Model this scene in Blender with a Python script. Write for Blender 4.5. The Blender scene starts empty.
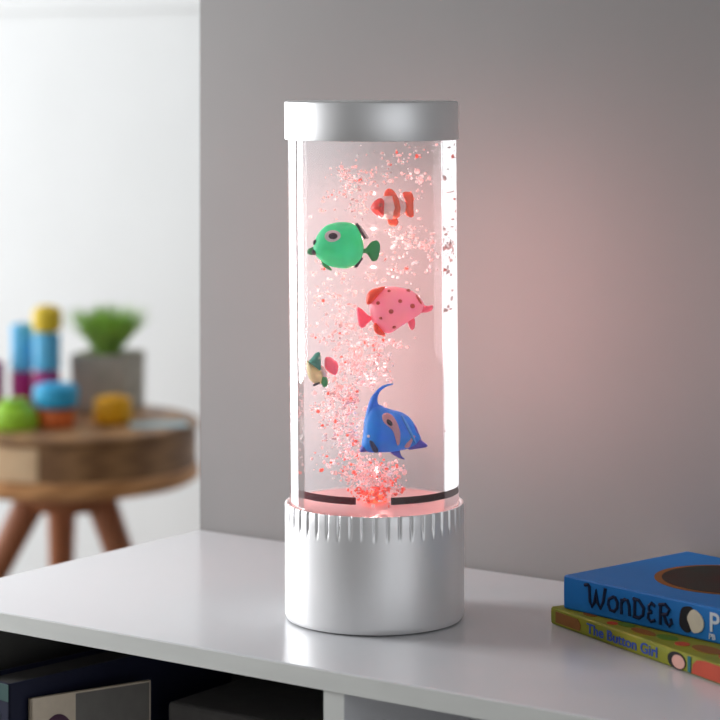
import bpy, bmesh, math, random
from mathutils import Vector
R = random.Random(7)
PI = math.pi
scene = bpy.context.scene
COL = scene.collection
F, CX, HY, ZC = 2440.0, 360.0, 69.0, 0.3367     # focal length in px, principal point, camera height over the shelf top
A = math.radians(35.66)                          # the room is turned this much against the camera
UX, UY, VX, VY = math.cos(A), -math.sin(A), math.sin(A), math.cos(A)

def W(u, v, z=0.0):
    return Vector((UX*u + VX*v, UY*u + VY*v, z))
def P(x, y, d):
    return Vector(((x-CX)/F*d, d, ZC - (y-HY)/F*d))
def lerp(a, b, t): return a + (b-a)*t

# ------------------------------------------------------------------ materials
def mat(name, color, rough=0.5, metal=0.0, spec=0.5, noise=0.0, nscale=30.0, bump=0.0, coat=0.0, subsurf=0.0, emit=None, estr=0.0, stretch=(1,1,1), col2=None):
    m = bpy.data.materials.new(name); m.use_nodes = True
    nt = m.node_tree; b = nt.nodes['Principled BSDF']
    b.inputs['Base Color'].default_value = (*color, 1)
    b.inputs['Roughness'].default_value = rough
    b.inputs['Metallic'].default_value = metal
    b.inputs['Specular IOR Level'].default_value = spec
    b.inputs['Coat Weight'].default_value = coat
    b.inputs['Coat Roughness'].default_value = 0.08
    if subsurf:
        b.inputs['Subsurface Weight'].default_value = subsurf
        b.inputs['Subsurface Radius'].default_value = (0.004, 0.003, 0.003)
    if emit:
        b.inputs['Emission Color'].default_value = (*emit, 1)
        b.inputs['Emission Strength'].default_value = estr
    if noise or bump:
        tc = nt.nodes.new('ShaderNodeTexCoord'); mp = nt.nodes.new('ShaderNodeMapping')
        mp.inputs['Scale'].default_value = stretch
        nz = nt.nodes.new('ShaderNodeTexNoise'); nz.inputs['Scale'].default_value = nscale; nz.inputs['Detail'].default_value = 4
        nt.links.new(tc.outputs['Object'], mp.inputs['Vector']); nt.links.new(mp.outputs['Vector'], nz.inputs['Vector'])
        if noise:
            c2 = col2 or tuple(max(0, c*(1-noise)) for c in color)
            rp = nt.nodes.new('ShaderNodeValToRGB')
            rp.color_ramp.elements[0].position = 0.3; rp.color_ramp.elements[0].color = (*c2, 1)
            rp.color_ramp.elements[1].position = 0.7; rp.color_ramp.elements[1].color = (*color, 1)
            nt.links.new(nz.outputs['Fac'], rp.inputs['Fac']); nt.links.new(rp.outputs['Color'], b.inputs['Base Color'])
        if bump:
            bp = nt.nodes.new('ShaderNodeBump'); bp.inputs['Strength'].default_value = bump; bp.inputs['Distance'].default_value = 0.002
            nt.links.new(nz.outputs['Fac'], bp.inputs['Height']); nt.links.new(bp.outputs['Normal'], b.inputs['Normal'])
    return m

def wood_mat(name, c1, c2, axis=(1,1,1), scale=9.0):
    m = mat(name, c1, 0.45)
    nt = m.node_tree; b = nt.nodes['Principled BSDF']
    tc = nt.nodes.new('ShaderNodeTexCoord'); mp = nt.nodes.new('ShaderNodeMapping'); mp.inputs['Scale'].default_value = axis
    wv = nt.nodes.new('ShaderNodeTexWave'); wv.inputs['Scale'].default_value = scale; wv.inputs['Distortion'].default_value = 6; wv.inputs['Detail'].default_value = 3
    rp = nt.nodes.new('ShaderNodeValToRGB')
    rp.color_ramp.elements[0].color = (*c2, 1); rp.color_ramp.elements[1].color = (*c1, 1)
    nt.links.new(tc.outputs['Object'], mp.inputs['Vector']); nt.links.new(mp.outputs['Vector'], wv.inputs['Vector'])
    nt.links.new(wv.outputs['Color'], rp.inputs['Fac']); nt.links.new(rp.outputs['Color'], b.inputs['Base Color'])
    return m

def tube_mat():
    """clear acrylic full of water: straight view through the middle, strong bending and mirror at the flanks"""
    m = bpy.data.materials.new('clear_acrylic'); m.use_nodes = True
    nt = m.node_tree; nt.nodes.clear(); N = nt.nodes.new; L = nt.links.new
    out = N('ShaderNodeOutputMaterial')
    lw = N('ShaderNodeLayerWeight'); lw.inputs['Blend'].default_value = 0.5
    rp = N('ShaderNodeMapRange'); rp.inputs['From Min'].default_value = 0.43; rp.inputs['From Max'].default_value = 0.47
    L(lw.outputs['Facing'], rp.inputs['Value'])
    tr = N('ShaderNodeBsdfTransparent'); tr.inputs['Color'].default_value = (0.985, 0.975, 0.98, 1)
    hz = N('ShaderNodeBsdfDiffuse'); hz.inputs['Color'].default_value = (0.95, 0.93, 0.94, 1)
    tl = N('ShaderNodeBsdfTranslucent'); tl.inputs['Color'].default_value = (0.95, 0.93, 0.94, 1)
    ge = N('ShaderNodeNewGeometry'); hm = N('ShaderNodeMixShader'); mr = N('ShaderNodeMapRange'); mr.inputs['To Min'].default_value = TLF; mr.inputs['To Max'].default_value = 0.76; L(ge.outputs['Backfacing'], mr.inputs['Value']); L(mr.outputs[0], hm.inputs[0])
    L(hz.outputs[0], hm.inputs[1]); L(tl.outputs[0], hm.inputs[2])
    m1 = N('ShaderNodeMixShader'); hr = N('ShaderNodeMapRange'); hr.inputs['To Min'].default_value = HAZE; hr.inputs['To Max'].default_value = HAZEB; L(ge.outputs['Backfacing'], hr.inputs['Value']); L(hr.outputs[0], m1.inputs[0])
    L(tr.outputs[0], m1.inputs[1]); L(hm.outputs[0], m1.inputs[2])
    gl = N('ShaderNodeBsdfGlossy'); gl.inputs['Roughness'].default_value = 0.02
    pw = N('ShaderNodeMath'); pw.operation = 'POWER'; pw.inputs[1].default_value = 8.0; L(lw.outputs['Facing'], pw.inputs[0])
    fr = N('ShaderNodeMath'); fr.operation = 'MULTIPLY_ADD'; fr.inputs[1].default_value = 0.8; fr.inputs[2].default_value = 0.008; L(pw.outputs[0], fr.inputs[0])
    m2 = N('ShaderNodeMixShader'); L(fr.outputs[0], m2.inputs[0]); L(m1.outputs[0], m2.inputs[1]); L(gl.outputs[0], m2.inputs[2])
    rf = N('ShaderNodeBsdfRefraction'); rf.inputs['IOR'].default_value = 1.9; rf.inputs['Roughness'].default_value = 0.0
    gl2 = N('ShaderNodeBsdfGlossy'); gl2.inputs['Roughness'].default_value = 0.02
    m3 = N('ShaderNodeMixShader'); m3.inputs[0].default_value = 0.65
    L(rf.outputs[0], m3.inputs[1]); L(gl2.outputs[0], m3.inputs[2])
    m4 = N('ShaderNodeMixShader'); L(rp.outputs[0], m4.inputs[0]); L(m2.outputs[0], m4.inputs[1]); L(m3.outputs[0], m4.inputs[2])
    L(m4.outputs[0], out.inputs['Surface'])
    return m
HAZE = 0.07
HAZEB = 0.22
TLF = 0.15
def bub_mat(name, c):
    m = mat(name, c, 0.15, noise=0.08, nscale=500); nt = m.node_tree; b = nt.nodes['Principled BSDF']
    t = nt.nodes.new('ShaderNodeBsdfTranslucent'); t.inputs['Color'].default_value = (*c, 1)
    x = nt.nodes.new('ShaderNodeMixShader'); x.inputs[0].default_value = 0.55
    nt.links.new(b.outputs[0], x.inputs[1]); nt.links.new(t.outputs[0], x.inputs[2]); nt.links.new(x.outputs[0], nt.nodes['Material Output'].inputs['Surface'])
    return m

M = dict(
    wall_grey=mat('grey_wall_paint', (0.225, 0.218, 0.213), 0.85, noise=0.05, nscale=6, bump=0.03, spec=0.2),
    wall_white=mat('white_wall_paint', (0.84, 0.84, 0.83), 0.9, noise=0.03, nscale=5, spec=0.2),
    wall_dark=mat('dim_wall_paint', (0.45, 0.44, 0.43), 0.9, noise=0.05, nscale=5),
    ceiling=mat('ceiling_paint', (0.55, 0.55, 0.55), 0.9, noise=0.02, nscale=5),
    floor=wood_mat('floor_boards', (0.20, 0.17, 0.145), (0.15, 0.125, 0.10), (1, 6, 1), 3),
    frame=mat('window_paint', (0.85, 0.85, 0.84), 0.4, noise=0.02, nscale=20),
    laminate=mat('white_laminate', (0.60, 0.60, 0.615), 0.20, noise=0.02, nscale=4, spec=0.55),
    edge=mat('edge_band', (0.72, 0.725, 0.69), 0.4, noise=0.08, nscale=14, stretch=(1, 1, 6)),
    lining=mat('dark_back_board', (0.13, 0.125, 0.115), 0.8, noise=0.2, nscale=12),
    silver=mat('satin_silver_plastic', (0.80, 0.79, 0.79), 0.46, metal=0.6, noise=0.03, nscale=60, stretch=(1, 1, 0.1)),
    gasket_brown=mat('dark_brown_gasket', (0.045, 0.012, 0.01), 0.8, spec=.1, noise=0.2, nscale=60),
    gasket=mat('dark_gasket', (0.20, 0.008, 0.02), 0.8, spec=.1, noise=0.2, nscale=60),
    floorpink=mat('frosted_floor', (0.80, 0.50, 0.49), 0.4, noise=0.08, nscale=80),
    led=mat('red_led', (0.35, 0.03, 0.02), 0.4, emit=(1.0, 0.07, 0.03), estr=3.0),
    tube=tube_mat(),
    bub_pink=bub_mat('bubble_pink', (1.0, 0.84, 0.83)),  # slight LED tint put into the bubble colour
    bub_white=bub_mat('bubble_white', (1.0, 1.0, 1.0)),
    bub_red=bub_mat('bubble_red', (1.0, 0.30, 0.22)),  # red LED glow put into the bubble colour
)
def plastic(name, c, **k):
    m = plastic0(name, c, **k)
    if name.startswith('fish_') and name not in ('fish_black', 'fish_navy'):
        nt = m.node_tree; b = nt.nodes['Principled BSDF']; t = nt.nodes.new('ShaderNodeBsdfTranslucent'); t.inputs['Color'].default_value = (*c, 1)
        x = nt.nodes.new('ShaderNodeMixShader'); x.inputs[0].default_value = 0.25
        nt.links.new(b.outputs[0], x.inputs[1]); nt.links.new(t.outputs[0], x.inputs[2]); nt.links.new(x.outputs[0], nt.nodes['Material Output'].inputs['Surface'])
    return m
def plastic0(name, c, **k):
    k.setdefault('noise', 0.12); k.setdefault('nscale', 90); k.setdefault('rough', 0.42); k.setdefault('spec', 0.35)
    if name.startswith(('print_', 'ink_')): k['spec'] = .15; k['rough'] = .6
    M[name] = mat(name, c, **k); return M[name]

# ------------------------------------------------------------------ mesh helpers
def link(name, bm, material, parent=None, smooth=False, bevel=0.0, seg=2, mats=None):
    bmesh.ops.recalc_face_normals(bm, faces=bm.faces)
    me = bpy.data.meshes.new(name)
    if parent is not None:
        bmesh.ops.translate(bm, verts=bm.verts, vec=-parent_world(parent))
    bm.to_mesh(me); bm.free()
    o = bpy.data.objects.new(name, me); COL.objects.link(o)
    for mm in (mats or [material]): me.materials.append(mm)
    if parent is not None: o.parent = parent
    if smooth:
        for p in me.polygons: p.use_smooth = True
    if bevel:
        b = o.modifiers.new('bevel', 'BEVEL'); b.width = bevel; b.segments = seg; b.limit_method = 'ANGLE'
        b.angle_limit = math.radians(40)
    if smooth == 'auto':
        for p in me.polygons: p.use_smooth = True
        me.set_sharp_from_angle(angle=math.radians(35))
    return o
def parent_world(p):
    v = Vector((0, 0, 0))
    while p is not None:
        v += p.location; p = p.parent
    return v
def tag(o, label, cat, group=None, kind=None):
    o['label'] = label; o['category'] = cat
    if group: o['group'] = group
    if kind: o['kind'] = kind
    return o
def thing(name, loc, label, cat, group=None):
    o = bpy.data.objects.new(name, None); COL.objects.link(o)
    o.empty_display_size = 0.02; o.location = loc
    return tag(o, label, cat, group)
def hexa(bm, c):
    """8 corners: bottom four in order, then top four"""
    v = [bm.verts.new(p) for p in c]
    for f in ((0,1,2,3), (4,5,6,7), (0,1,5,4), (1,2,6,5), (2,3,7,6), (3,0,4,7)):
        bm.faces.new([v[i] for i in f])
def ubox(bm, u0, u1, v0, v1, z0, z1):
    hexa(bm, [W(u0,v0,z0), W(u1,v0,z0), W(u1,v1,z0), W(u0,v1,z0), W(u0,v0,z1), W(u1,v0,z1), W(u1,v1,z1), W(u0,v1,z1)])
def obox(bm, o, e1, e2, e3):
    o, e1, e2, e3 = map(Vector, (o, e1, e2, e3))
    hexa(bm, [o, o+e1, o+e1+e2, o+e2, o+e3, o+e1+e3, o+e1+e2+e3, o+e2+e3])
def lathe(bm, c, prof, n=64, shear=0.0, z0=0.0, rmod=None):
    """prof: list of (r, z); closed surfaces start and end at r = 0"""
    rings = []
    for r, z in prof:
        sx = shear*(z-z0)
        if r <= 1e-6:
            rings.append([bm.verts.new((c[0]+sx, c[1], z))])
        else:
            ring = []
            for k in range(n):
                a = 2*PI*k/n
                rr = r + (rmod(a, r, z) if rmod else 0)
                ring.append(bm.verts.new((c[0]+sx+rr*math.cos(a), c[1]+rr*math.sin(a), z)))
            rings.append(ring)
    for a, b in zip(rings, rings[1:]):
        for k in range(n):
            k2 = (k+1) % n
            if len(a) == 1 and len(b) == 1: continue
            if len(a) == 1: bm.faces.new((a[0], b[k], b[k2]))
            elif len(b) == 1: bm.faces.new((a[k], a[k2], b[0]))
            else: bm.faces.new((a[k], a[k2], b[k2], b[k]))
    return rings
def tube_path(bm, pts, rad, n=8):
    rings = []
    for i, p in enumerate(pts):
        p = Vector(p)
        t = (Vector(pts[min(i+1, len(pts)-1)]) - Vector(pts[max(i-1, 0)])).normalized()
        a = t.cross(Vector((0.31, 0.77, 0.55))).normalized(); b = t.cross(a)
        r = rad[i] if isinstance(rad, (list, tuple)) else rad
        rings.append([bm.verts.new(p + a*r*math.cos(2*PI*k/n) + b*r*math.sin(2*PI*k/n)) for k in range(n)])
    for a, b in zip(rings, rings[1:]):
        for k in range(n): bm.faces.new((a[k], a[(k+1) % n], b[(k+1) % n], b[k]))
    bm.faces.new(rings[0]); bm.faces.new(rings[-1])
def smooth_loop(pts, m=6):
    out = []
    n = len(pts)
    for i in range(n):
        p0, p1, p2, p3 = pts[i-1], pts[i], pts[(i+1) % n], pts[(i+2) % n]
        for k in range(m):
            t = k/m
            out.append(tuple(0.5*((2*p1[j]) + (-p0[j]+p2[j])*t + (2*p0[j]-5*p1[j]+4*p2[j]-p3[j])*t*t + (-p0[j]+3*p1[j]-3*p2[j]+p3[j])*t**3) for j in (0, 1)))
    return out
def pillow(bm, pts, d, T, c=None, rings=7, smooth=True, off=0.0, bend=None):
    """inflate an outline given in photo pixels at depth d to a body of half thickness T; off moves it along the depth"""
    loop = smooth_loop(pts) if smooth else pts
    if c is None:
        c = (sum(p[0] for p in loop)/len(loop), sum(p[1] for p in loop)/len(loop))
    def place(x, y, dy):
        q = P(x, y, d); q.y += dy + off + (bend(x, y) if bend else 0)
        return q
    for side in (-1, 1):
        prev = None
        for k in range(rings+1):
            s = math.cos(PI/2*k/rings); t = T*math.sin(PI/2*k/rings)
            if k == rings:
                tip = bm.verts.new(place(c[0], c[1], side*T))
                for i in range(len(prev)): bm.faces.new((prev[i], prev[(i+1) % len(prev)], tip))
            else:
                ring = [bm.verts.new(place(c[0]+(p[0]-c[0])*s, c[1]+(p[1]-c[1])*s, side*t)) for p in loop]
                if prev:
                    for i in range(len(ring)): bm.faces.new((prev[i], prev[(i+1) % len(ring)], ring[(i+1) % len(ring)], ring[i]))
                prev = ring
    bmesh.ops.remove_doubles(bm, verts=bm.verts, dist=1e-6)
def ell(cx, cy, rx, ry, rot=0.0, n=10):
    r = math.radians(rot)
    return [(cx+rx*math.cos(2*PI*k/n)*math.cos(r)-ry*math.sin(2*PI*k/n)*math.sin(r),
             cy+rx*math.cos(2*PI*k/n)*math.sin(r)+ry*math.sin(2*PI*k/n)*math.cos(r)) for k in range(n)]

# ------------------------------------------------------------------ the room
ZF, ZT = -0.75, 1.75
UL, UR, VN, VB = -3.8, 1.7, -1.7, 3.3
GW = 1.384
def struct(name, bm, m, **k):
    o = link(name, bm, m, **k); o['kind'] = 'structure'; return o
bm = bmesh.new(); ubox(bm, UL-.2, UR+.2, VN-.2, VB+.2, ZF-.1, ZF); struct('floor', bm, M['floor'])
bm = bmesh.new(); ubox(bm, UL-.2, UR+.2, VN-.2, VB+.2, ZT, ZT+.1); struct('ceiling', bm, M['ceiling'])
bm = bmesh.new(); ubox(bm, UL-.1, UR+.1, VB, VB+.1, ZF, ZT); struct('wall_far', bm, M['wall_white'])
bm = bmesh.new(); ubox(bm, -1.1375, UR, GW, GW+.14, ZF, ZT); struct('wall_back', bm, M['wall_grey'])
FW = (-1.5, 1.2, -0.70, 1.35)      # added unseen opening on the right, lights fish fronts and cap
bm = bmesh.new(); ubox(bm, UL-.1, UR+.1, VN-.1, VN, ZF, ZT); struct('wall_front', bm, M['wall_dark'])
bm = bmesh.new()
ubox(bm, UR, UR+.1, VN, FW[0], ZF, ZT); ubox(bm, UR, UR+.1, FW[1], VB, ZF, ZT); ubox(bm, UR, UR+.1, FW[0], FW[1], ZF, FW[2]); ubox(bm, UR, UR+.1, FW[0], FW[1], FW[3], ZT)
struct('wall_right', bm, M['wall_dark'])
bm = bmesh.new(); t = .05
ubox(bm, UR+.02, UR+.07, FW[0], FW[1], FW[2], FW[2]+t); ubox(bm, UR+.02, UR+.07, FW[0], FW[1], FW[3]-t, FW[3])
ubox(bm, UR+.02, UR+.07, FW[0], FW[0]+t, FW[2], FW[3]); ubox(bm, UR+.02, UR+.07, FW[1]-t, FW[1], FW[2], FW[3])
struct('window_3', bm, M['frame'])
US = -1.6        # wall return added out of view, its windows grade light across the grey wall
wins = [(UL, 0.95, 3.05, -0.72, 1.45, 0.95, VB), (US, 0.76, 1.17, 0.0, 0.58, 0.3, 1.2), (US, -1.0, -0.1, -0.45, 1.2, VN, 0.3)]  # left one inferred; the close pair on the return added for wall and cap
for i, (u, v0, v1, z0, z1, w0, w1) in enumerate(wins):
    bm = bmesh.new()
    ubox(bm, u-.1, u, w0 if w0 < v0 else v0, w1, ZF, z0); ubox(bm, u-.1, u, w0 if w0 < v0 else v0, w1, z1, ZT)
    if w0 < v0: ubox(bm, u-.1, u, w0, v0, z0, z1)
    ubox(bm, u-.1, u, v1, w1, z0, z1)
    struct(('wall_left', 'wall_side', 'wall_side_front')[i], bm, M['wall_white'])
    bm = bmesh.new(); t = 0.05
    ubox(bm, u-.07, u-.02, v0, v1, z0, z0+t); ubox(bm, u-.07, u-.02, v0, v1, z1-t, z1)
    ubox(bm, u-.07, u-.02, v0, v0+t, z0, z1); ubox(bm, u-.07, u-.02, v1-t, v1, z0, z1)
    struct('window_%d' % (i+1 if i < 2 else 4), bm, M['frame'])
bm = bmesh.new(); ubox(bm, UL, US-.1, .85, .949, ZF, ZT); struct('wall_return', bm, M['wall_white'])  # added out of view, closes off the added side wall
# a rail along the top of the far wall
bm = bmesh.new(); ubox(bm, UL, UR, VB-.012, VB, 0.44, 0.47); struct('trim_1', bm, M['wall_white'], bevel=0.004)
bm = bmesh.new(); ubox(bm, UL, UR, VB-.015, VB, ZF, ZF+.1); struct('baseboard_far', bm, M['frame'], bevel=0.004)

# ------------------------------------------------------------------ the shelf unit
VF, VBK, U0, U1 = 1.0997, 1.381, -1.1357, -0.05
TH = 0.0114
unit = thing('shelf_unit', W((U0+U1)/2, (VF+VBK)/2, ZF), 'low white shelf unit against the grey wall, carrying the fish lamp and two books', 'shelf')
bm = bmesh.new(); ubox(bm, U0, U1, VF, VBK, -TH, 0.0)
o = link('top_board', bm, M['laminate'], unit, bevel=0.0008)
bm = bmesh.new(); ubox(bm, U0, U1, VF-.0006, VF, -TH, -0.0006)
e = link('edge_band', bm, M['edge'], o)
bm = bmesh.new(); ubox(bm, U0, U0+.0139, VF+.001, VBK, ZF, -TH); link('side_panel', bm, M['laminate'], unit, bevel=0.0006)
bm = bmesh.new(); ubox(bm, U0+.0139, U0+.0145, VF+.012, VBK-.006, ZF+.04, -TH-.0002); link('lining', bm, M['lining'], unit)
bm = bmesh.new(); ubox(bm, U1-.0139, U1, VF+.001, VBK, ZF, -TH); link('side_panel', bm, M['laminate'], unit, bevel=0.0006)
bm = bmesh.new(); ubox(bm, -.8145, -.8005, VF+.001, VBK-.006, ZF+.04, -TH); dv = link('divider', bm, M['laminate'], unit, bevel=0.0006)
bm = bmesh.new(); ubox(bm, -.8145, -.8005, VF+.0004, VF+.0012, ZF+.04, -TH); link('edge_band', bm, M['edge'], dv)
bm = bmesh.new(); ubox(bm, -.44, -.426, VF+.001, VBK-.006, ZF+.04, -TH); link('divider', bm, M['laminate'], unit, bevel=0.0006)
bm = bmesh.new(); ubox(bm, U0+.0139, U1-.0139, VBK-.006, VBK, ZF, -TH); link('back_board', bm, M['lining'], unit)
for z in (-0.36, ZF+.04):
    bm = bmesh.new(); ubox(bm, U0+.0139, U1-.0139, VF+.004, VBK-.006, z-.0139, z); link('shelf_board', bm, M['laminate'], unit, bevel=0.0006)

# things inside its left compartment: their tops just show
def standing_book(name, u0, v0, rot, length, thick, z1, cover, label, marks=None):
    zb = -0.36
    a = math.radians(rot)
    e1 = (W(math.sin(a), math.cos(a)))*length      # into the shelf
    e2 = W(-math.cos(a), math.sin(a))*thick        # away from the visible cover
    o0 = W(u0, v0, zb)
    t = thing(name, o0, label, 'book', 'books standing in the shelf unit')
    bm = bmesh.new(); h = Vector((0, 0, z1-zb))
    n1, n2 = e1.normalized(), e2.normalized()
    obox(bm, o0+n1*.002+n2*.0012, e1-n1*.005, e2-n2*.0024, h-Vector((0,0,.003)))
    link('pages', bm, plastic(name+'_paper', (0.6, 0.56, 0.48) if thick < .01 else (0.10, 0.095, 0.09), rough=0.8), t)
    bm = bmesh.new()
    obox(bm, o0, e1, n2*.0012, h); obox(bm, o0+e2-n2*.0012, e1, n2*.0012, h); obox(bm, o0, n1*.0016, e2, h)
    c = link('cover', bm, cover, t)
    if marks: marks(t, o0, n1, n2, zb, z1)
    return t
def cream_marks(t, o0, n1, n2, zb, z1):
    bm = bmesh.new(); c = o0+n1*.019-n2*.0006+Vector((0, 0, z1-zb-.036))
    vs = [bm.verts.new(c + n1*.013*math.cos(k*PI/20)+Vector((0, 0, .024*math.sin(k*PI/20)))) for k in range(40)]
    vf = [bm.verts.new(v.co + n2*.0006) for v in vs]
    bm.faces.new(vs); bm.faces.new(vf)
    for k in range(40): bm.faces.new((vs[k], vs[(k+1) % 40], vf[(k+1) % 40], vf[k]))
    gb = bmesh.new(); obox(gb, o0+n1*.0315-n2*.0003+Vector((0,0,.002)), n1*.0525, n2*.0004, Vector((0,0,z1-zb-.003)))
    g0 = link('cover_panel', gb, plastic('ash_print', (0.16, 0.15, 0.135)), t); g0['label'] = 'ash grey part of the cover'  # rear part of the cover coloured ash grey
    o = link('cover_spot', bm, plastic('plum_print', (0.07, 0.02, 0.05)), t); o['label'] = 'dark plum round print'
def navy_marks(t, o0, n1, n2, zb, z1):
    bm = bmesh.new(); obox(bm, o0-n1*.0004+Vector((0,0,z1-zb-.011)), n1*.0005, n2*.03, Vector((0,0,.0105)))
    o = link('spine_band', bm, plastic('teal_print', (0.045, 0.09, 0.085)), t); o['label'] = 'teal band'
    bm = bmesh.new()
    for k, (s, zz) in enumerate(((.0085, .0225), (.0125, .0225), (.0165, .0225), (.006, .0285), (.009, .0285), (.012, .0285), (.015, .0285))):
        obox(bm, o0-n1*.0005+n2*s+Vector((0,0,z1-zb-zz)), n1*.0006, n2*.0022, Vector((0,0,.0035 if k < 3 else .0016)))
    o = link('spine_lettering', bm, plastic('grey_print', (0.2, 0.2, 0.21)), t); o['label'] = 'pale grey blurred lettering'
standing_book('standing_book', -1.0607, 1.1040, 8, 0.19, 0.032, -0.0455, plastic('navy_cover', (0.016, 0.018, 0.04)),
              'dark navy book with a teal band, standing in the shelf leftmost behind the cream one', navy_marks)
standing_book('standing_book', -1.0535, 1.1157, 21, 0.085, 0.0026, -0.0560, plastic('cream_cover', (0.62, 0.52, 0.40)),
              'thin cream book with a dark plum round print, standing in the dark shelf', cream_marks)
bx = thing('storage_box', W(-0.92, 1.25, -0.36), 'dark grey storage box deep in the left shelf compartment beside the cream book', 'box')
bm = bmesh.new(); ubox(bm, -1.008, -0.835, 1.20, 1.36, -0.36, -0.085); link('body', bm, plastic('charcoal_felt', (0.11, 0.105, 0.10), rough=0.9), bx, bevel=0.003)
bm = bmesh.new(); ubox(bm, -1.011, -0.832, 1.197, 1.363, -0.085, -0.068); link('lid', bm, M['charcoal_felt'], bx, bevel=0.003)

# ------------------------------------------------------------------ books on the shelf top
def flat_book(name, p0, e1, e2, L, Wd, z0, th, cover, paper, label):
    e1, e2 = Vector((*e1, 0)), Vector((*e2, 0))
    p0 = Vector((*p0, z0))
    t = thing(name, p0, label, 'book', 'books lying on the shelf unit')
    up = Vector((0, 0, 1))
    bm = bmesh.new(); obox(bm, p0+e1*.002+e2*.002+up*.0009, e1*(L-.004), e2*(Wd-.004), up*(th-.0018)); link('pages', bm, paper, t)
    bm = bmesh.new()
    # cover wraps the spine with a slightly rounded back
    prof = [(Wd, 0), (0.0012, 0), (0.0002, .0009), (0, th*.3), (0, th*.7), (0.0002, th-.0009), (0.0012, th), (Wd, th), (Wd, th-.0009), (.0018, th-.0009), (.0012, th*.5), (.0018, .0009), (Wd, .0009)]
    a = [bm.verts.new(p0+e2*w+up*z) for w, z in prof]; b = [bm.verts.new(p0+e1*L+e2*w+up*z) for w, z in prof]
    n = len(prof)
    for k in range(n): bm.faces.new((a[k], a[(k+1) % n], b[(k+1) % n], b[k]))
    for q in (a, b):
        bm.faces.new([q[i] for i in (0, 1, 2, 11, 12)]); bm.faces.new([q[i] for i in (2, 3, 4, 5, 9, 10, 11)]); bm.faces.new([q[i] for i in (5, 6, 7, 8, 9)])
    link('cover', bm, cover, t)
    return t, p0, e1, e2
def decal(t, name, mtl, p0, e1, e2, pts, z=None, w=None, h=0.0004, smooth=True, label=None):
    """a raised print: on the spine when z is None (pts = (s, height)), on the cover otherwise (pts = (s, w))"""
    loop = smooth_loop(pts) if smooth else pts
    bm = bmesh.new(); up = Vector((0, 0, 1))
    if z is None: f = lambda s, q, d: p0+e1*s+up*q-e2*d
    else: f = lambda s, q, d: p0+e1*s+e2*q+up*(z+d)
    a = [bm.verts.new(f(s, q, h)) for s, q in loop]; b = [bm.verts.new(f(s, q, -.0001)) for s, q in loop]
    bm.faces.new(a); bm.faces.new(b)
    for k in range(len(loop)): bm.faces.new((a[k], a[(k+1) % len(loop)], b[(k+1) % len(loop)], b[k]))
    bmesh.ops.triangulate(bm, faces=[q for q in bm.faces if len(q.verts) > 4])
    o = link(name, bm, mtl, t)
    if label: o['label'] = label
    return o
def lettering(t, name, text, size, mtl, origin, ex, ey, nrm, label=None, squeeze=1.0):
    c = bpy.data.curves.new(name, 'FONT'); c.body = text; c.size = size; c.extrude = 0.00015; c.offset = size*0.012
    o = bpy.data.objects.new(name+'_tmp', c); COL.objects.link(o)
    bpy.context.view_layer.update()
    me = bpy.data.meshes.new_from_object(o.evaluated_get(bpy.context.evaluated_depsgraph_get()))
    bpy.data.objects.remove(o); bpy.data.curves.remove(c)
    pw = parent_world(t)
    for v in me.vertices: v.co = origin + ex*v.co.x*squeeze + ey*v.co.y + nrm*(v.co.z+.0002) - pw
    me.materials.clear(); me.materials.append(mtl); me.name = name
    o = bpy.data.objects.new(name, me); COL.objects.link(o); o.parent = t
    if label: o['label'] = label
    return o

plastic('lime_cover', (0.27, 0.27, 0.012), rough=0.5, spec=0.2, noise=0.35, nscale=35, col2=(0.15, 0.18, 0.012))
plastic('blue_cover', (0.008, 0.16, 0.48), rough=0.5, spec=0.2, noise=0.1, nscale=14)
plastic('paper', (0.72, 0.69, 0.62), rough=0.8, stretch=(1, 1, 30))
plastic('ink_blue', (0.03, 0.08, 0.42)); plastic('ink_navy', (0.006, 0.016, 0.05)); plastic('print_white', (0.60, 0.66, 0.70))
plastic('print_cream', (0.62, 0.58, 0.45)); plastic('print_black', (0.012, 0.012, 0.014)); plastic('print_red', (0.42, 0.06, 0.03)); plastic('print_brown', (0.22, 0.09, 0.02))
plastic('print_rose', (0.62, 0.34, 0.28)); plastic('print_green', (0.09, 0.19, 0.02)); plastic('print_dark', (0.022, 0.028, 0.022), noise=0.3, nscale=40, col2=(0.04, 0.015, 0.012)); plastic('print_teal', (0.02, 0.13, 0.16))
up = Vector((0, 0, 1))

g, p0, e1, e2 = flat_book('picture_book', (.1159, 1.480), (.481, -.877), (.877, .481), .205, .112, 0.0002, .0104, M['lime_cover'], M['paper'],
                          'thin lime green book lying under the blue book on the white shelf')
def sof(x, y, base, ex, zc):   # distance along a spine for a photo column
    k = (x-CX)/F
    return (k*base[1]-base[0])/(ex[0]-k*ex[1])
gs = lambda x: sof(x, 0, (.1159, 1.480), (.481, -.877), 0)
lettering(g, 'title_lettering', 'The Button Girl', .0083, M['ink_blue'], p0+e1*gs(587)+up*.0026, e1, up, -e2, 'blue title lettering on the spine', squeeze=(gs(661)-gs(587))/(.0083*6.75))
decal(g, 'spine_panel', M['print_brown'], p0, e1, e2, [(gs(556), .002), (gs(580), .002), (gs(581), .0055), (gs(578), .0085), (gs(556), .0085)], smooth=False, label='olive brown block at the end of the spine')
decal(g, 'spine_figure', M['print_black'], p0, e1, e2, ell(gs(677), .0050, .0085, .0048), label='dark oval print on the spine')
decal(g, 'spine_figure', M['print_rose'], p0, e1, e2, ell(gs(679), .0047, .0060, .0038), h=.0006, label='rose oval print inside the dark one')
decal(g, 'spine_panel', M['print_teal'], p0, e1, e2, [(gs(688), .001), (gs(691), .001), (gs(691), .0098), (gs(688), .0098)], smooth=False, label='teal stripe')
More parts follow.
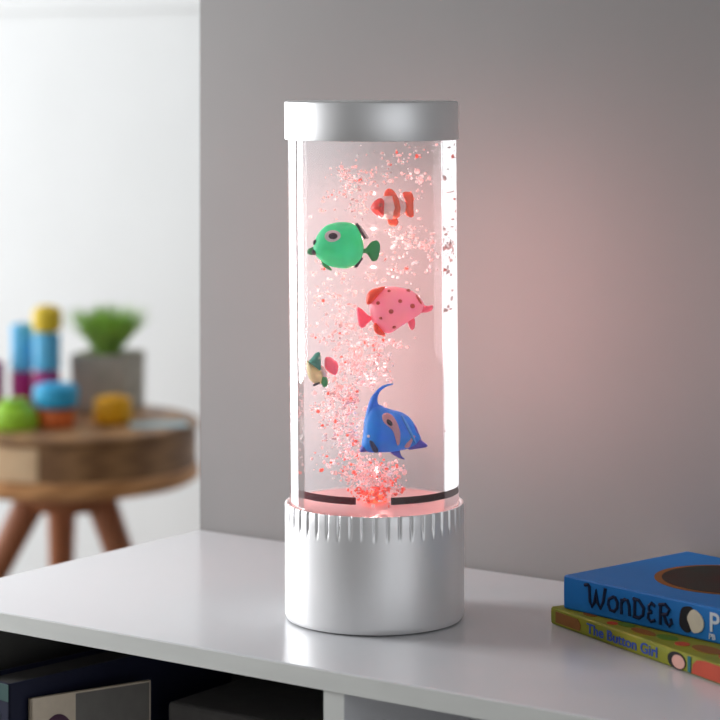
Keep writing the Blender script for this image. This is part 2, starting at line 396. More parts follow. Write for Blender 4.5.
decal(g, 'spine_panel', M['print_red'], p0, e1, e2, [(gs(692), .001), (.196, .001), (.196, .0098), (gs(705), .0102), (gs(697), .009), (gs(693), .006)], smooth=False, label='red block on the spine')
for s, w, rs, rw, mm in ((.055, .007, .004, .003, 'print_red'), (.062, .012, .007, .004, 'print_green'), (.082, .010, .011, .004, 'print_brown'), (.10, .014, .008, .005, 'print_green'), (.117, .012, .005, .004, 'print_red'), (.135, .016, .012, .006, 'print_brown'), (.16, .016, .012, .006, 'print_red'), (.03, .008, .006, .003, 'print_brown')):
    decal(g, 'cover_print', M[mm], p0, e1, e2, ell(s, w, rs, rw), z=.0104, label={'print_red': 'red', 'print_green': 'dark green', 'print_brown': 'brown'}[mm]+' patch of the cover picture')

b, p0, e1, e2 = flat_book('paperback_book', (.1232, 1.474), (.656, -.754), (.754, .656), .198, .112, 0.0108, .0200, M['blue_cover'], M['paper'],
                          'thick bright blue paperback titled WONDER, lying on top of the lime green book')
bs = lambda x: sof(x, 0, (.1232, 1.474), (.656, -.754), 0)
strokes = {
    'W': [[(-.20, .93), (-.02, .97), (.06, .90), (.10, .25), (.22, .04), (.36, .25), (.46, .80), (.54, .25), (.70, .04), (.86, .35), (.98, .98)]],
    'O': [[(.5, .86), (.12, .70), (.05, .40), (.25, .10), (.6, .06), (.90, .30), (.92, .62), (.72, .84), (.5, .86)]],
    'N': [[(.08, .06), (.06, .5), (.10, .92)], [(.10, .70), (.35, .92), (.68, .90), (.85, .6), (.88, .06)]],
    'D': [[(.12, .06), (.14, .95)], [(.0, .95), (.5, .93), (.92, .60), (.85, .25), (.5, .06), (.02, .07)]],
    'E': [[(.88, .86), (.5, .98), (.2, .82), (.22, .60), (.55, .52)], [(.55, .52), (.16, .42), (.10, .18), (.45, .02), (.92, .14)]],
    'R': [[(.12, .02), (.14, .98)], [(.02, .92), (.5, 1.0), (.82, .80), (.65, .55), (.18, .50)], [(.4, .50), (.60, .16), (.80, .04), (1.0, .20), (.92, .40)]],
}
bm = bmesh.new()
spans = [(588.5, 606), (608, 618.5), (621, 631), (633.5, 645), (647.5, 656), (659, 672)]
for ch, (x0, x1) in zip('WONDER', spans):
    s0, s1 = bs(x0), bs(x1)
    zb, zh = {'W': (.0045, .0135), 'O': (.0045, .0105), 'N': (.0040, .0105), 'D': (.0040, .0118), 'E': (.0040, .0112), 'R': (.0035, .0125)}[ch]
    for st in strokes[ch]:
        pts = [p0+e1*lerp(s0, s1, a)+up*(zb+zh*q)-e2*.0001 for a, q in st]
        tube_path(bm, pts, 0.00105, 8)
o = link('title_lettering', bm, M['ink_navy'], b, smooth='auto'); o['label'] = 'hand-drawn dark title lettering WONDER on the spine'
icx = bs(692)
decal(b, 'spine_emblem', M['print_black'], p0, e1, e2, [(bs(680), .006), (bs(681), .0145), (bs(686), .0175), (bs(693), .0165), (bs(692), .006), (bs(687), .0025)], label='dark rounded patch of the spine emblem')
decal(b, 'spine_emblem', M['print_cream'], p0, e1, e2, [(bs(688), .0118), (bs(693), .0165), (bs(700), .0150), (bs(704), .0105), (bs(702), .0055), (bs(694), .0035), (bs(690), .0075)], h=.0007, label='cream rounded patch of the spine emblem')
lettering(b, 'author_lettering', 'P', .0155, M['print_white'], p0+e1*bs(709)+up*.0065, e1, up, -e2, 'white letter on the spine')
lettering(b, 'author_lettering', 'PB', .0045, M['print_white'], p0+e1*bs(709)+up*.0020, e1, up, -e2, 'small white lettering on the spine')
decal(b, 'cover_print', M['print_brown'], p0, e1, e2, ell(.0730, .0640, .0445, .041, n=16), z=.0200, h=.0003, label='brown rim of the dark round print on the cover')
decal(b, 'cover_print', M['print_dark'], p0, e1, e2, ell(.0745, .0650, .0415, .0385, n=16), z=.0200, h=.0005, label='large dark round print on the cover')
decal(b, 'cover_print', M['print_black'], p0, e1, e2, ell(.1180, .0150, .006, .005, n=10), z=.0200, h=.0003, label='small dark print at the cover edge')

# ------------------------------------------------------------------ the fish lamp
LX, LY = 0.0089, 1.5
SH = -0.0080; ZB = 0.0711
lamp = thing('fish_lamp', (LX, LY, 0), 'tall silver sensory lamp with a clear water tube of bubbles and toy fish', 'lamp')
def ribs(a, r, z):
    if r < 0.0535 or z < 0.0550: return 0.0
    k = 46
    ph = (a*k/(2*PI)) % 1.0
    depth = 0.0010*max(0.0, 1-abs(ph-.5)/.13)**.5 if abs(ph-.5) < .13 else 0.0
    return -depth * min(1.0, max(0.0, (z-0.0555)/0.006))
bm = bmesh.new()
prof = [(0, 0.0004), (.0520, 0.0004), (.0540, .0010), (.0547, .0024), (.0550, .0045), (.0550, .0300), (.0550, .0545), (.0550, .0556), (.0550, .0570), (.0550, .0590), (.0550, .0616), (.0550, .0640), (.0550, .0703), (.0547, .0710), (.0542, .0711), (.0525, .0706), (.0522, .0690), (0, .0690)]
lathe(bm, (LX, LY), prof, n=46*16, rmod=ribs)
o = link('base', bm, M['silver'], lamp, smooth='auto')
bm = bmesh.new(); lathe(bm, (LX, LY), [(0, .0692), (.0515, .0692), (.0515, .0706), (.049, .0710), (0, .0710)], n=96)
o = link('floor_disc', bm, M['floorpink'], lamp, smooth='auto'); o['label'] = 'frosted pink floor under the water'
bm = bmesh.new(); lathe(bm, (LX, LY), [(0, .0711), (.0075, .0711), (.0075, .0725), (.0062, .0750), (.0035, .0767), (0, .0773)], n=32)
o = link('light_emitting_diode', bm, M['led'], lamp, smooth='auto'); o['label'] = 'glowing red light at the foot of the tube'
for a0, a1, gm, gl in ((186, 257, 'gasket', 'dark red sealing strip'), (281, 354, 'gasket_brown', 'dark brown sealing strip')):
    bm = bmesh.new(); rows = []
    for k in range(33):
        a = math.radians(lerp(a0, a1, k/32))
        rows.append([bm.verts.new((LX+r*math.cos(a)+SH*.009, LY+r*math.sin(a), z)) for r, z in ((.0500, .0780), (.0510, .0776), (.0513, .0786), (.0513, .0812), (.0510, .0820), (.0500, .0816))])
    for p, q in zip(rows, rows[1:]):
        for k in range(6): bm.faces.new((p[k], p[(k+1) % 6], q[(k+1) % 6], q[k]))
    bm.faces.new(rows[0]); bm.faces.new(rows[-1])
    o = link('sealing_strip', bm, M[gm], lamp, smooth='auto'); o['label'] = gl
bm = bmesh.new()
lathe(bm, (LX, LY), [(.0519, .0708), (.0519, .2950)], n=192, shear=SH, z0=ZB)
link('tube', bm, M['tube'], lamp, smooth=True)
bm = bmesh.new()
lathe(bm, (LX, LY), [(0, .2945), (.0505, .2945), (.0522, .2938), (.0532, .2936), (.0535, .2942), (.0535, .3155), (.0531, .3166), (.0522, .3170), (0, .3172)], n=192, shear=SH, z0=ZB)
link('cap', bm, M['silver'], lamp, smooth='auto')

# ------------------------------------------------------------------ the five toy fish
FG = 'toy fish floating in the lamp'
def fish(name, x, y, d, label):
    return thing(name, P(x, y, d), label, 'fish', FG)
def piece(t, name, mtl, pts, d, T, c=None, off=0.0, smooth=True, label=None, rings=7):
    bm = bmesh.new(); pillow(bm, pts, d, T, c, rings, smooth, off)
    o = link(name, bm, mtl, t, smooth=True)
    if label: o['label'] = label
    return o
plastic('fish_red', (0.85, 0.06, 0.05)); plastic('fish_orange', (0.92, 0.16, 0.07)); plastic('fish_white', (0.90, 0.78, 0.76))
plastic('fish_green', (0.05, 0.88, 0.40), noise=0.35, nscale=120, col2=(0.08, 0.96, 0.58)); plastic('fish_green_dark', (0.01, 0.40, 0.12))
plastic('fish_black', (0.03, 0.012, 0.03)); plastic('fish_pink', (1.0, 0.40, 0.60), noise=0.3, nscale=110, col2=(1.0, 0.52, 0.56)); plastic('fish_rose', (1.0, 0.20, 0.32))
plastic('fish_vermilion', (0.92, 0.10, 0.03)); plastic('fish_spot', (0.62, 0.10, 0.07)); plastic('fish_teal', (0.01, 0.33, 0.24)); plastic('fish_cream', (0.88, 0.80, 0.45))
plastic('fish_blue', (0.008, 0.22, 0.92), noise=0.6, nscale=75, col2=(0.01, 0.42, 1.0)); plastic('fish_sky', (0.07, 0.42, 0.95)); plastic('fish_navy', (0.01, 0.02, 0.10)); plastic('fish_violet', (0.12, 0.12, 0.62))
plastic('fish_blush', (0.82, 0.42, 0.48)); plastic('eye_white', (0.88, 0.80, 0.86)); plastic('eye_dark', (0.04, 0.008, 0.03))

d = 1.487
t = fish('toy_fish', 391, 208, d, 'small orange-red toy fish with white bands, topmost in the lamp tube')
piece(t, 'body', M['fish_white'], [(373, 209), (377, 201), (385, 196), (395, 196), (403, 202), (405, 208), (403, 214), (395, 219), (385, 219), (377, 215)], d, .0065)
piece(t, 'head', M['fish_red'], [(370.8, 208.5), (374, 201.5), (380, 198), (385.5, 199), (387, 205), (386.5, 212), (384, 217.5), (377, 215.5)], d, .0066, off=-.0004, label='red head')
piece(t, 'band', M['fish_orange'], [(392, 196), (397, 196), (401, 204), (401.5, 210), (399, 217), (393, 219), (391.5, 214), (393.5, 207)], d, .0064, off=-.0007, label='orange band')
piece(t, 'dorsal_fin', M['fish_orange'], [(384, 196), (386, 190), (389.5, 188.5), (394, 191), (397, 197), (391, 198)], d, .0016)
piece(t, 'belly_fin', M['fish_orange'], [(388, 218), (396, 218), (398.5, 222), (396, 226), (391, 226), (388, 223)], d, .0016)
piece(t, 'tail', M['fish_white'], [(401, 205), (406, 200), (411, 197), (409, 208), (411, 218), (406, 215), (401, 211)], d, .0018)
piece(t, 'tail_band', M['fish_orange'], [(402.5, 193), (409, 192), (413, 195), (413.5, 208), (413.5, 216), (409, 217), (405, 213), (405.5, 203)], d, .0022, off=-.0006, label='orange tail edge')
piece(t, 'eye', M['fish_spot'], ell(380.5, 204.5, 2.3, 2.0), d, .0014, off=-.0062)

d = 1.470
t = fish('toy_fish', 340, 246, d, 'round green toy fish with a big white-rimmed eye, left near the tube top')
piece(t, 'body', M['fish_green'], [(313, 250), (316, 238), (322, 229), (330, 224), (342, 222), (354, 224), (360, 232), (363.5, 244), (363, 254), (359, 262), (350, 268), (338, 268), (327, 265), (318, 258)], d, .0095)
piece(t, 'tail', M['fish_green_dark'], [(361, 249), (366, 248), (371, 242), (377, 240.5), (380, 245), (379.5, 253), (377, 260), (372, 261), (367, 254), (361, 253)], d, .0018)
piece(t, 'fin_stripe', M['fish_black'], [(355, 223.5), (358, 223), (367, 238), (364, 239.5)], d, .0020, smooth=False, label='black edge of the upper fin')
piece(t, 'fin_stripe', M['fish_black'], [(360.5, 256.5), (363.5, 258), (357, 268), (354, 267.5)], d, .0020, smooth=False, label='black edge of the lower fin')
piece(t, 'fin', M['fish_white'], [(357, 224), (361, 226), (369, 238), (366.5, 239.5)], d, .0012, smooth=False)
piece(t, 'eye', M['eye_white'], ell(333, 235.5, 8.2, 6.2), d, .0022, off=-.0078)
piece(t, 'pupil', M['eye_dark'], ell(333.2, 235, 4.6, 3.3), d, .0016, off=-.0094)
piece(t, 'mouth', M['fish_green_dark'], [(307, 252), (309, 248.5), (314, 247), (316, 251), (313, 255), (309, 254.5)], d, .0022)
piece(t, 'lip', M['fish_black'], ell(314.4, 252, 2.8, 2.8), d, .0026, off=-.0015, label='black lip')
piece(t, 'cheek_mark', M['fish_black'], ell(314.5, 242, 1.5, 2.8, 15), d, .0022, off=-.0012, label='small black cheek mark')
piece(t, 'belly_fin', M['fish_green_dark'], [(321, 259), (327, 264), (332, 270), (329, 270), (323, 266)], d, .0014)

d = 1.470
t = fish('toy_fish', 393, 310, d, 'pink toy fish with red spots and orange rear fins, middle of the tube')
piece(t, 'body', M['fish_pink'], [(370, 312), (370, 300), (376, 292), (386, 287), (400, 287.5), (412, 291), (420, 298), (424.5, 306), (421, 313), (411, 320), (400, 327), (390, 333), (381, 331), (373, 323)], d, .0088)
piece(t, 'snout', M['fish_rose'], [(420, 305), (427, 306), (432.5, 305.5), (432, 310), (426, 312.5), (419, 312)], d, .0028)
piece(t, 'tail', M['fish_rose'], [(357, 308), (361, 308.5), (368, 315), (373, 318), (368, 323), (363, 328), (359.5, 326), (357.5, 318)], d, .0020)
piece(t, 'dorsal_fin', M['fish_vermilion'], [(366.5, 303), (367, 294), (373, 288.5), (385, 286), (379, 294), (371, 303)], d, .0040, off=-.0035, label='orange rear fin')
piece(t, 'belly_fin', M['fish_vermilion'], [(373.5, 324), (376, 322), (381, 328), (385, 334), (379, 334.5), (374, 330)], d, .0030, off=-.0030, label='orange-red lower fin')
piece(t, 'pectoral_fin', M['fish_rose'], [(408, 321), (414, 318), (415, 326), (412, 330), (409, 326)], d, .0012)
for x, y, r in ((378, 302, 2.0), (389, 290.5, 1.8), (391, 310, 2.6), (400, 300, 2.2), (412, 305, 2.8), (408, 290.5, 2.2), (380.5, 317, 1.7), (394, 326, 2.0)):
    q = ((x-394)/30)**2+((y-309)/22)**2
    piece(t, 'spot', M['fish_spot'], ell(x, y, r, r*.9), d, .0012, off=-.0088*math.sqrt(max(.02, 1-q))+.0002, rings=4)
piece(t, 'brow_line', M['fish_spot'], [(416, 294), (419, 297), (422, 303), (420.5, 304), (417, 299)], d, .0016, off=-.0028, label='dark line over the snout')

d = 1.478
t = fish('toy_fish', 320, 370, d, 'tiny green, cream and red toy fish low at the left side of the tube')
piece(t, 'body', M['fish_cream'], [(306.5, 361), (309, 362), (315, 367), (321, 371), (324, 376), (322, 383), (316, 384), (310, 380), (307, 372)], d, .0048)
piece(t, 'dorsal_fin', M['fish_teal'], [(308.5, 361), (312, 357), (316, 352.5), (320, 352), (321, 357), (321, 364), (320.5, 370), (315.5, 367), (311, 363.5)], d, .0044, off=-.0018, label='teal back')
piece(t, 'tail', M['fish_rose'], [(324.5, 360), (326.5, 357), (332, 358), (337.5, 363), (338, 369), (336, 375), (330, 373), (325, 367.5)], d, .0028, label='red tail')
piece(t, 'belly_fin', M['fish_green_dark'], [(322, 377), (326, 376), (328, 380), (327.5, 385), (324.5, 387), (321.5, 384)], d, .0026, off=-.0018, label='green belly fin')
piece(t, 'stripe', M['fish_white'], [(321, 366), (324, 367), (327, 373), (326, 378), (322.5, 376)], d, .0030, off=-.0010, label='white stripe')
piece(t, 'mouth', M['fish_black'], [(313, 384), (319, 381.5), (320, 383), (317, 384.5), (314, 386)], d, .0018, off=-.0022, label='dark mouth')

d = 1.466
t = fish('toy_fish', 393, 432, d, 'bright blue toy angelfish with a long curved back fin, lowest in the tube')
piece(t, 'body', M['fish_blue'], [(362, 446), (363, 434), (365, 418), (370, 406), (377, 404), (388, 408.5), (402, 412.5), (411, 419), (416.5, 429), (421, 440), (412, 447), (398, 451), (382, 452.5), (368, 452)], d, .0085, c=(387, 432))
bm = bmesh.new(); pillow(bm, [(364.5, 425), (366, 413), (369, 402), (373, 394.5), (377, 394.5), (377.5, 401), (380, 406.5), (386, 411), (376, 420)], d, .0032, (372, 410), 7, True, -.0005)
tube_path(bm, [P(x, y, d) for x, y in ((374.5, 399), (376, 394.5), (379, 390.2), (383, 387), (388, 384.8), (393, 384))], [.0018, .0014, .0010, .0008, .0006, .0003], 10)
link('dorsal_fin', bm, M['fish_blue'], t, smooth=True)
piece(t, 'tail', M['fish_violet'], [(414, 424), (418, 431), (421, 439), (427, 444.5), (426, 447), (418, 448.5), (408, 449), (413, 440)], d, .0022, off=-.0006)
piece(t, 'mouth', M['fish_violet'], [(359.5, 449.5), (363, 444), (368, 446), (368, 451), (364, 452), (360.5, 451.8)], d, .0030)
piece(t, 'belly_fin', M['fish_violet'], [(390, 452), (399, 450), (401, 455), (405, 459.5), (398, 457.5)], d, .0014)
piece(t, 'eye_patch', M['fish_blush'], [(382, 414), (386, 411), (392, 413.5), (397, 421), (400, 431), (399.5, 441), (397, 443), (395.5, 434), (391, 427), (384, 420.5)], d, .0020, off=-.0078, label='pinkish teardrop patch')
piece(t, 'eye', M['fish_black'], ell(389.5, 420.5, 4.3, 2.4, 48), d, .0014, off=-.0090)
piece(t, 'cheek_stripe', M['fish_navy'], [(369, 439), (373, 437), (377, 444), (378, 450.5), (374, 451), (371, 446)], d, .0022, off=-.0052, label='dark stripe behind the mouth')
piece(t, 'cheek_spot', M['eye_white'], ell(369.8, 435, 2.9, 2.2), d, .0014, off=-.0046, label='white spot')
piece(t, 'rear_patch', M['fish_blush'], [(405, 437), (410, 434), (415, 435), (412, 441), (409, 446), (404.5, 446)], d, .0016, off=-.0046, label='pinkish rear patch')
piece(t, 'rear_stripe', M['fish_sky'], [(401, 415), (403, 415), (410, 427), (416, 441), (414.5, 442), (408, 430)], d, .0016, off=-.0056, label='light blue rear stripe')

# ------------------------------------------------------------------ bubbles
def interp(tab, y):
    for (y0, *a), (y1, *b2) in zip(tab, tab[1:]):
        if y0 <= y <= y1:
            k = (y-y0)/(y1-y0); return [lerp(p, q, k) for p, q in zip(a, b2)]
    return tab[-1][1:]
path = [(143, 400, 26), (165, 392, 34), (200, 382, 40), (240, 375, 42), (280, 358, 38), (320, 352, 30), (360, 355, 22), (400, 346, 18), (440, 352, 17), (470, 368, 17), (490, 374, 11), (512, 375, 8)]
fishboxes = [(368, 415, 187, 228), (306, 381, 221, 271), (356, 434, 285, 336), (305, 339, 351, 388), (359, 428, 383, 460)]
tpl = bmesh.new(); bmesh.ops.create_icosphere(tpl, subdivisions=2, radius=1.0)
tv = [v.co.copy() for v in tpl.verts]; tf = [[v.index for v in f.verts] for f in tpl.faces]; tpl.free()
BV, BF, BMI = [], [], []
count = 0
def bubble(p, r, mi):
    k = len(BV)
    sx, sy, sz = R.uniform(.75, 1.35), R.uniform(.75, 1.2), R.uniform(.7, 1.25)
    ph = R.uniform(0, 6)
    for c in tv:
        w_ = r*(1+.10*math.sin(3*c.x+ph)+.08*math.sin(4*c.z-ph))
        BV.append((p.x+c.x*sx*w_, p.y+c.y*sy*w_, p.z+c.z*sz*w_))
    for f in tf: BF.append([q+k for q in f]); BMI.append(mi)
clusters = []
GLOW = [Vector((LX+SH*(z-ZB), LY+.021, z)) for z in (.108, .133, .158, .183, .208, .233, .256)]
while count < 2300:
    y = 143 + 369*(R.random()**0.80) if R.random() < .9 else R.uniform(472, 512)
    cx, sg = interp(path, y)
    if clusters and R.random() < 0.62:
        q = R.choice(clusters[-60:]); x, y, dd = q[0]+R.gauss(0, 4.5), q[1]+R.gauss(0, 4.5), q[2]+R.gauss(0, .002)
    else:
        x, dd = R.gauss(cx, sg), 1.5 + R.gauss(-.006, .014)
    if not 143 < y < 513 or not 303 < x < 440: continue
    p = P(x, y, dd)
    ax = LX + SH*(p.z-ZB)
    if p.y > LY+.012: continue
    if math.hypot(p.x-ax, p.y-LY) > .040 or p.z < .0725: continue
    if any(a-1 < x < b2+1 and c-1 < y < e+1 for a, b2, c, e in fishboxes) and dd < 1.500: continue
    low = (y-143)/370
    clusters.append((x, y, dd))
    r = abs(R.gauss(0.00045, .00026))+.00032
    if min((p-q).length for q in GLOW) < .0135: continue
    mi = R.choices((0, 1, 2), (6-2*low, 2.5-1.2*low, .25+.5*low*low+(9 if y > 487 else 0)))[0]  # mostly red near the foot, LED glow put into their colour
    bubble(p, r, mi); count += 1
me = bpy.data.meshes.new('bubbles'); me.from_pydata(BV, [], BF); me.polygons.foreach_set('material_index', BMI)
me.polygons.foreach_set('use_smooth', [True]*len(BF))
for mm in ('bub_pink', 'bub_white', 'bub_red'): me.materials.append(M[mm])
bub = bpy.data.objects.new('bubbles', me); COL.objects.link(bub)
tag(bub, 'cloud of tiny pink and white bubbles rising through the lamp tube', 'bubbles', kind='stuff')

# ------------------------------------------------------------------ the side table far behind
D2 = 3.8; ST = ZC-(420-HY)/F*D2
TC = P(68, 420, D2); k2 = D2/F
def onst(x, y):      # foot of a thing on the table whose base shows at pixel (x, y)
    dd = F*(ZC-ST)/(y-HY); q = P(x, y, dd); q.z = ST; return q
plastic('oak', (0.5, 0.3, 0.15))
oak = wood_mat('oak_wood', (0.85, 0.42, 0.17), (0.62, 0.28, 0.10), (1, 1, 7), 4)
oakd = wood_mat('dark_oak_wood', (0.44, 0.23, 0.10), (0.29, 0.14, 0.06), (1, 1, 9), 5)
oakl = wood_mat('pale_oak_wood', (0.95, 0.66, 0.40), (0.85, 0.56, 0.32), (1, 1, 7), 4)
legw = wood_mat('leg_wood', (0.52, 0.19, 0.085), (0.36, 0.13, 0.055), (8, 8, 1), 4)
st = thing('side_table', (TC.x, TC.y, ZF), 'round wooden side table on splayed legs, behind the shelf by the white wall', 'table')
rt = 131*k2
bm = bmesh.new(); lathe(bm, TC, [(0, ST-.012), (rt-.006, ST-.012), (rt, ST-.009), (rt, ST-.004), (rt-.004, ST), (0, ST)], n=96); link('tabletop', bm, oakd, st, smooth='auto')
bm = bmesh.new(); lathe(bm, TC, [(0, ST-.066), (rt-.004, ST-.066), (rt-.004, ST-.012), (0, ST-.012)], n=96); dr = link('drum', bm, oakd, st, smooth='auto')
bm = bmesh.new()
a0, a1 = math.radians(215), math.radians(264)
ring = [(math.cos(lerp(a0, a1, k/14)), math.sin(lerp(a0, a1, k/14))) for k in range(15)]
vs = [[bm.verts.new((TC.x+c*r, TC.y+s*r, z)) for c, s in ring] for r, z in ((rt-.006, ST-.064), (rt-.001, ST-.064), (rt-.001, ST-.014), (rt-.006, ST-.014))]
for i in range(4):
    for k in range(14): bm.faces.new((vs[i][k], vs[i][k+1], vs[(i+1) % 4][k+1], vs[(i+1) % 4][k]))
bm.faces.new([vs[i][0] for i in range(4)]); bm.faces.new([vs[i][14] for i in range(4)])
o = link('panel', bm, oakl, dr); o['label'] = 'pale wooden panel'
bm = bmesh.new(); lathe(bm, TC, [(0, ST-.094), (rt-.012, ST-.094), (rt, ST-.086), (rt, ST-.072), (rt-.005, ST-.066), (0, ST-.066)], n=96); link('lower_rim', bm, oak, st, smooth='auto')
bm = bmesh.new(); lathe(bm, TC, [(0, ST-.135), (.070, ST-.135), (.088, ST-.094), (0, ST-.094)], n=48); link('hub', bm, legw, st, smooth='auto')
for (xa, xb, dd) in ((38, -42, -.03), (62, 61, .09), (96, 150, -.02)):
    topq = P(xa, 0, D2+dd); topq.z = ST-.100
    q2 = P(lerp(xa, xb, 1.9), 0, D2+dd*3); q2.z = ZF+.001
    bm = bmesh.new(); n = 6
    tube_path(bm, [topq.lerp(q2, k/n) for k in range(n+1)], [lerp(.025, .013, k/n) for k in range(n+1)], 16)
    link('leg', bm, legw, st, smooth='auto')

BG = 'toy blocks on the side table'
def block(c, r, h, z, mtl, label, name='toy_block', bev=.003, taper=1.0, dome=False):
    t = thing(name, (c.x, c.y, z), label, 'toy', BG)
    bm = bmesh.new()
    if dome: prof = [(0, z), (r*.96, z), (r, z+.004)] + [(r*math.cos(a)*1.0, z+.012+(h-.012)*math.sin(a)) for a in [PI/2*k/9 for k in range(9)]] + [(0, z+h)]
    else: prof = [(0, z), (r-bev, z), (r-bev*.3, z+bev*.3), (r, z+bev), (r*taper, z+h-bev), (r*taper-bev*.3, z+h-bev*.3), (r*taper-bev, z+h), (0, z+h)]
    lathe(bm, c, prof, n=48)
    link('body', bm, mtl, t, smooth='auto')
    bm = bmesh.new()   # the raised stud or rim on top
    rr = r*taper*.55
    lathe(bm, c, [(0, z+h-.0005), (rr, z+h-.0005), (rr, z+h+.0012), (rr*.9, z+h+.0016), (0, z+h+.0016)], n=32)
    link('stud', bm, mtl, t, smooth='auto')
    return z+h+.0018
plastic('toy_blue', (0.15, 0.58, 0.95)); plastic('toy_purple', (0.42, 0.02, 0.20)); plastic('toy_yellow', (1.0, 0.70, 0.05)); plastic('toy_azure', (0.05, 0.52, 0.92)); plastic('toy_orange', (0.90, 0.20, 0.05))
plastic('toy_green', (0.42, 0.78, 0.05)); plastic('toy_amber', (0.95, 0.46, 0.01))
c = onst(22, 414)
z = block(c, 11.5*k2, 43*k2, ST+.0005, M['toy_purple'], 'purple cylinder block under the left blue block, behind the green dome')
block(c, 11.5*k2, 47*k2, z, M['toy_blue'], 'tall blue cylinder block left beside the yellow topped tower')
c = onst(47, 417)
z = block(c, 13.5*k2, 46*k2, ST+.0005, M['toy_purple'], 'purple cylinder block at the foot of the yellow topped tower')
z = block(c, 13.5*k2, 37*k2, z, M['toy_blue'], 'blue cylinder block in the tower directly under the yellow one')
block(c, 15*k2, 26*k2, z, M['toy_yellow'], 'yellow block crowning the taller block tower', bev=.010)
c = onst(-6, 415)
z = block(c, 10*k2, 54*k2, ST+.0005, M['toy_purple'], 'purple cylinder block cut by the photo edge, leftmost on the table')
c = onst(56, 426)
z = block(c, 19.5*k2*.955, 17*k2, ST+.0005, M['toy_orange'], 'squat orange-red cylinder block under the flat azure disc')
block(c, 23*k2*.955, 23*k2, z, M['toy_azure'], 'flat azure disc block on the squat orange-red one', bev=.008)
block(onst(14, 428), 26*k2*.95, 27*k2, ST+.0005, M['toy_green'], 'lime green dome toy in front at the left', name='toy_dome', dome=True)
block(onst(113, 423), 20*k2*.96, 26*k2, ST+.0005, M['toy_amber'], 'amber round block in front of the plant pot', bev=.008)
# a pale blue sheet
pc = onst(160, 425)
bm = bmesh.new(); obox(bm, pc+Vector((-.040, -.035, .0003)), (.088, .012, 0), (-.012, .055, 0), (0, 0, .0012))
tag(link('paper_sheet', bm, plastic('pale_blue_paper', (0.50, 0.68, 0.74), rough=0.8)), 'pale blue sheet of paper at the right edge of the side table', 'paper')
# potted grass
pc = onst(108, 409); kp = pc.y/F
pot = thing('potted_plant', pc, 'bushy green grass plant in a square grey concrete pot on the side table', 'plant')
hw, ph = 37*kp, 57*kp; ang = math.radians(-14)
def sq(h, z):
    return [(pc.x+(math.cos(ang)*a-math.sin(ang)*b2)*h, pc.y+(math.sin(ang)*a+math.cos(ang)*b2)*h, z) for a, b2 in ((-1,-1), (1,-1), (1,1), (-1,1))]
hwp = hw*.80
bm = bmesh.new()
rows = [sq(hwp*.97, ST+.0005), sq(hwp, ST+ph), sq(hwp-.007, ST+ph), sq(hwp-.009, ST+ph-.015)]
vs = [[bm.verts.new(p) for p in r] for r in rows]
bm.faces.new(vs[0])
for a, b2 in zip(vs, vs[1:]):
    for k in range(4): bm.faces.new((a[k], a[(k+1) % 4], b2[(k+1) % 4], b2[k]))
bm.faces.new(vs[-1])
link('pot', bm, plastic('concrete', (0.50, 0.47, 0.41), rough=0.9, noise=0.2, nscale=40), pot, bevel=.003)
bm = bmesh.new(); hexa(bm, sq(hwp-.010, ST+ph-.016)+sq(hwp-.010, ST+ph-.008)); link('soil', bm, plastic('soil_brown', (0.05, 0.035, 0.02), rough=1, bump=0.5), pot)
bm = bmesh.new()
for i in range(300):
    a = R.uniform(0, 2*PI); sp = R.random()**.6
    base = Vector((pc.x+math.cos(a)*.013*R.random(), pc.y+math.sin(a)*.013*R.random(), ST+ph-.010))
    tip = Vector((pc.x+math.cos(a)*.080*sp, pc.y+math.sin(a)*.070*sp, ST+ph+(.078-.004*sp*sp)*R.uniform(.66, 1.02)))
    mid = base.lerp(tip, .55)+Vector((0, 0, .012*sp))
    side = Vector((-math.sin(a), math.cos(a), 0)); nrm = side.cross((tip-base).normalized())
    prev = None
    for k in range(6):
        tt = k/5
        p = base*(1-tt)**2+mid*2*tt*(1-tt)+tip*tt*tt
        wd = .0028*(1-tt**2)+.0003
        ring = [bm.verts.new(p+side*wd), bm.verts.new(p+nrm*wd*.35), bm.verts.new(p-side*wd)]
        if prev:
            for j in range(2): bm.faces.new((prev[j], prev[j+1], ring[j+1], ring[j]))
            bm.faces.new((prev[2], prev[0], ring[0], ring[2]))
        prev = ring
link('foliage', bm, plastic('grass_green', (0.42, 0.72, 0.13), rough=0.5, noise=0.4, nscale=25), pot)

# ------------------------------------------------------------------ light
def area(name, u, v, z, su, sz, power, color=(1, 1, 1), face=(1, 0)):
    l = bpy.data.lights.new(name, 'AREA'); l.shape = 'RECTANGLE'; l.size = su; l.size_y = sz; l.energy = power; l.color = color
    o = bpy.data.objects.new(name, l); COL.objects.link(o); o.location = W(u, v, z)
    o.rotation_euler = W(face[0], face[1], 0).to_track_quat('-Z', 'Y').to_euler()
    return o
for i, (u, v0, v1, z0, z1, w0, w1) in enumerate(wins):
    area('window_daylight', u-.015, (v0+v1)/2, (z0+z1)/2, v1-v0-.1, z1-z0-.1, (33, 10.6, 4.5)[i], (0.95, 0.975, 1.0))  # left source inferred, the two on the added wall made up
area('window_daylight', UR+.015, (FW[0]+FW[1])/2, (FW[2]+FW[3])/2, FW[1]-FW[0]-.1, FW[3]-FW[2]-.1, 12, (0.95, 0.975, 1.0), (-1, 0))  # added fill from the right for fish fronts and cap
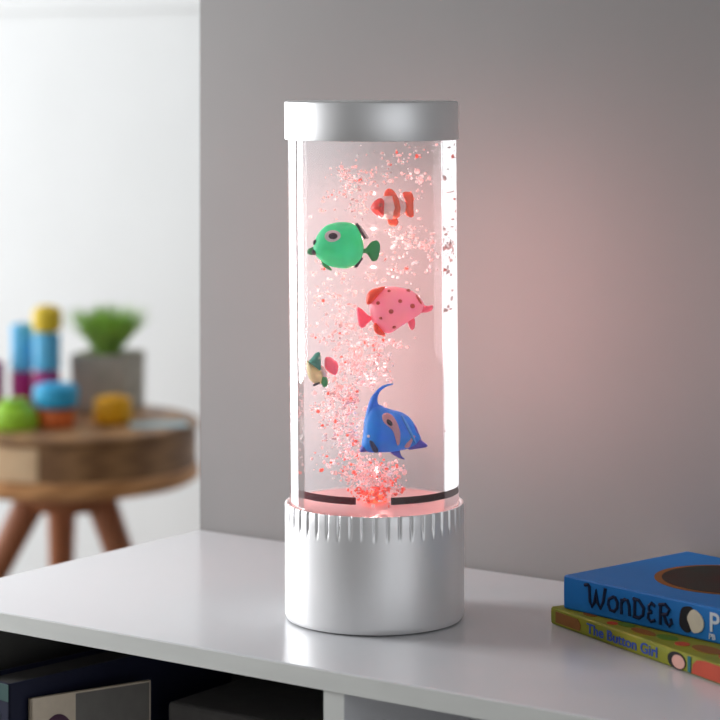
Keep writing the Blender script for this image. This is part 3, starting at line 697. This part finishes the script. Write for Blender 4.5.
for z in (.108, .133, .158, .183, .208, .233, .256):
    l = bpy.data.lights.new('lamp_glow', 'POINT'); l.energy = .215; l.color = (1.0, .45, .41); l.shadow_soft_size = 0.0
    l.use_nodes = True; nt = l.node_tree     # unseen points added for the scattered LED glow, nodes aim it sideways
    em = nt.nodes['Emission']; ge = nt.nodes.new('ShaderNodeNewGeometry'); sx = nt.nodes.new('ShaderNodeSeparateXYZ')
    sq1 = nt.nodes.new('ShaderNodeMath'); sq1.operation = 'MULTIPLY'; su = nt.nodes.new('ShaderNodeMath'); su.operation = 'SUBTRACT'; su.inputs[0].default_value = 1.0
    pw = nt.nodes.new('ShaderNodeMath'); pw.operation = 'POWER'; pw.inputs[1].default_value = 2.4
    nt.links.new(ge.outputs['Incoming'], sx.inputs[0]); nt.links.new(sx.outputs['Z'], sq1.inputs[0]); nt.links.new(sx.outputs['Z'], sq1.inputs[1])
    nt.links.new(sq1.outputs[0], su.inputs[1]); nt.links.new(su.outputs[0], pw.inputs[0]); nt.links.new(pw.outputs[0], em.inputs['Strength'])
    o = bpy.data.objects.new('lamp_glow', l); COL.objects.link(o); o.location = (LX+SH*(z-ZB), LY+.021, z); o.parent = lamp
    o.location = o.location - lamp.location
l = bpy.data.lights.new('foot_light', 'SPOT'); l.energy = 3.6; l.color = (1.0, .64, .61); l.spot_size = math.radians(25); l.spot_blend = .5; l.shadow_soft_size = 0.0
o = bpy.data.objects.new('foot_light', l); COL.objects.link(o); o.parent = lamp; o.location = (0, 0, .0790); o.rotation_euler = (PI, 0, 0)
w = bpy.data.worlds.new('world'); scene.world = w; w.use_nodes = True
w.node_tree.nodes['Background'].inputs['Color'].default_value = (0.9, 0.95, 1.0, 1); w.node_tree.nodes['Background'].inputs['Strength'].default_value = 1.0

# ------------------------------------------------------------------ camera
cam = bpy.data.cameras.new('camera'); co = bpy.data.objects.new('camera', cam); COL.objects.link(co)
co.location = (0, 0, ZC); co.rotation_euler = (PI/2, 0, 0)
cam.sensor_width = 36; cam.lens = 36*F/720; cam.shift_y = -(360-HY)/720; cam.clip_start = .01
cam.dof.use_dof = True; cam.dof.focus_distance = 1.475; cam.dof.aperture_fstop = 9.6
scene.camera = co
vs_ = scene.view_settings
scene.display_settings.display_device = 'sRGB'
vs_.view_transform = 'Standard'; vs_.look = 'None'; vs_.gamma = 1.0; vs_.exposure = 0.0; vs_.use_curve_mapping = False
scene.cycles.use_denoising = True
scene.cycles.max_bounces = 16; scene.cycles.transparent_max_bounces = 24; scene.cycles.diffuse_bounces = 6; scene.cycles.glossy_bounces = 6
scene.cycles.sample_clamp_indirect = 6.0
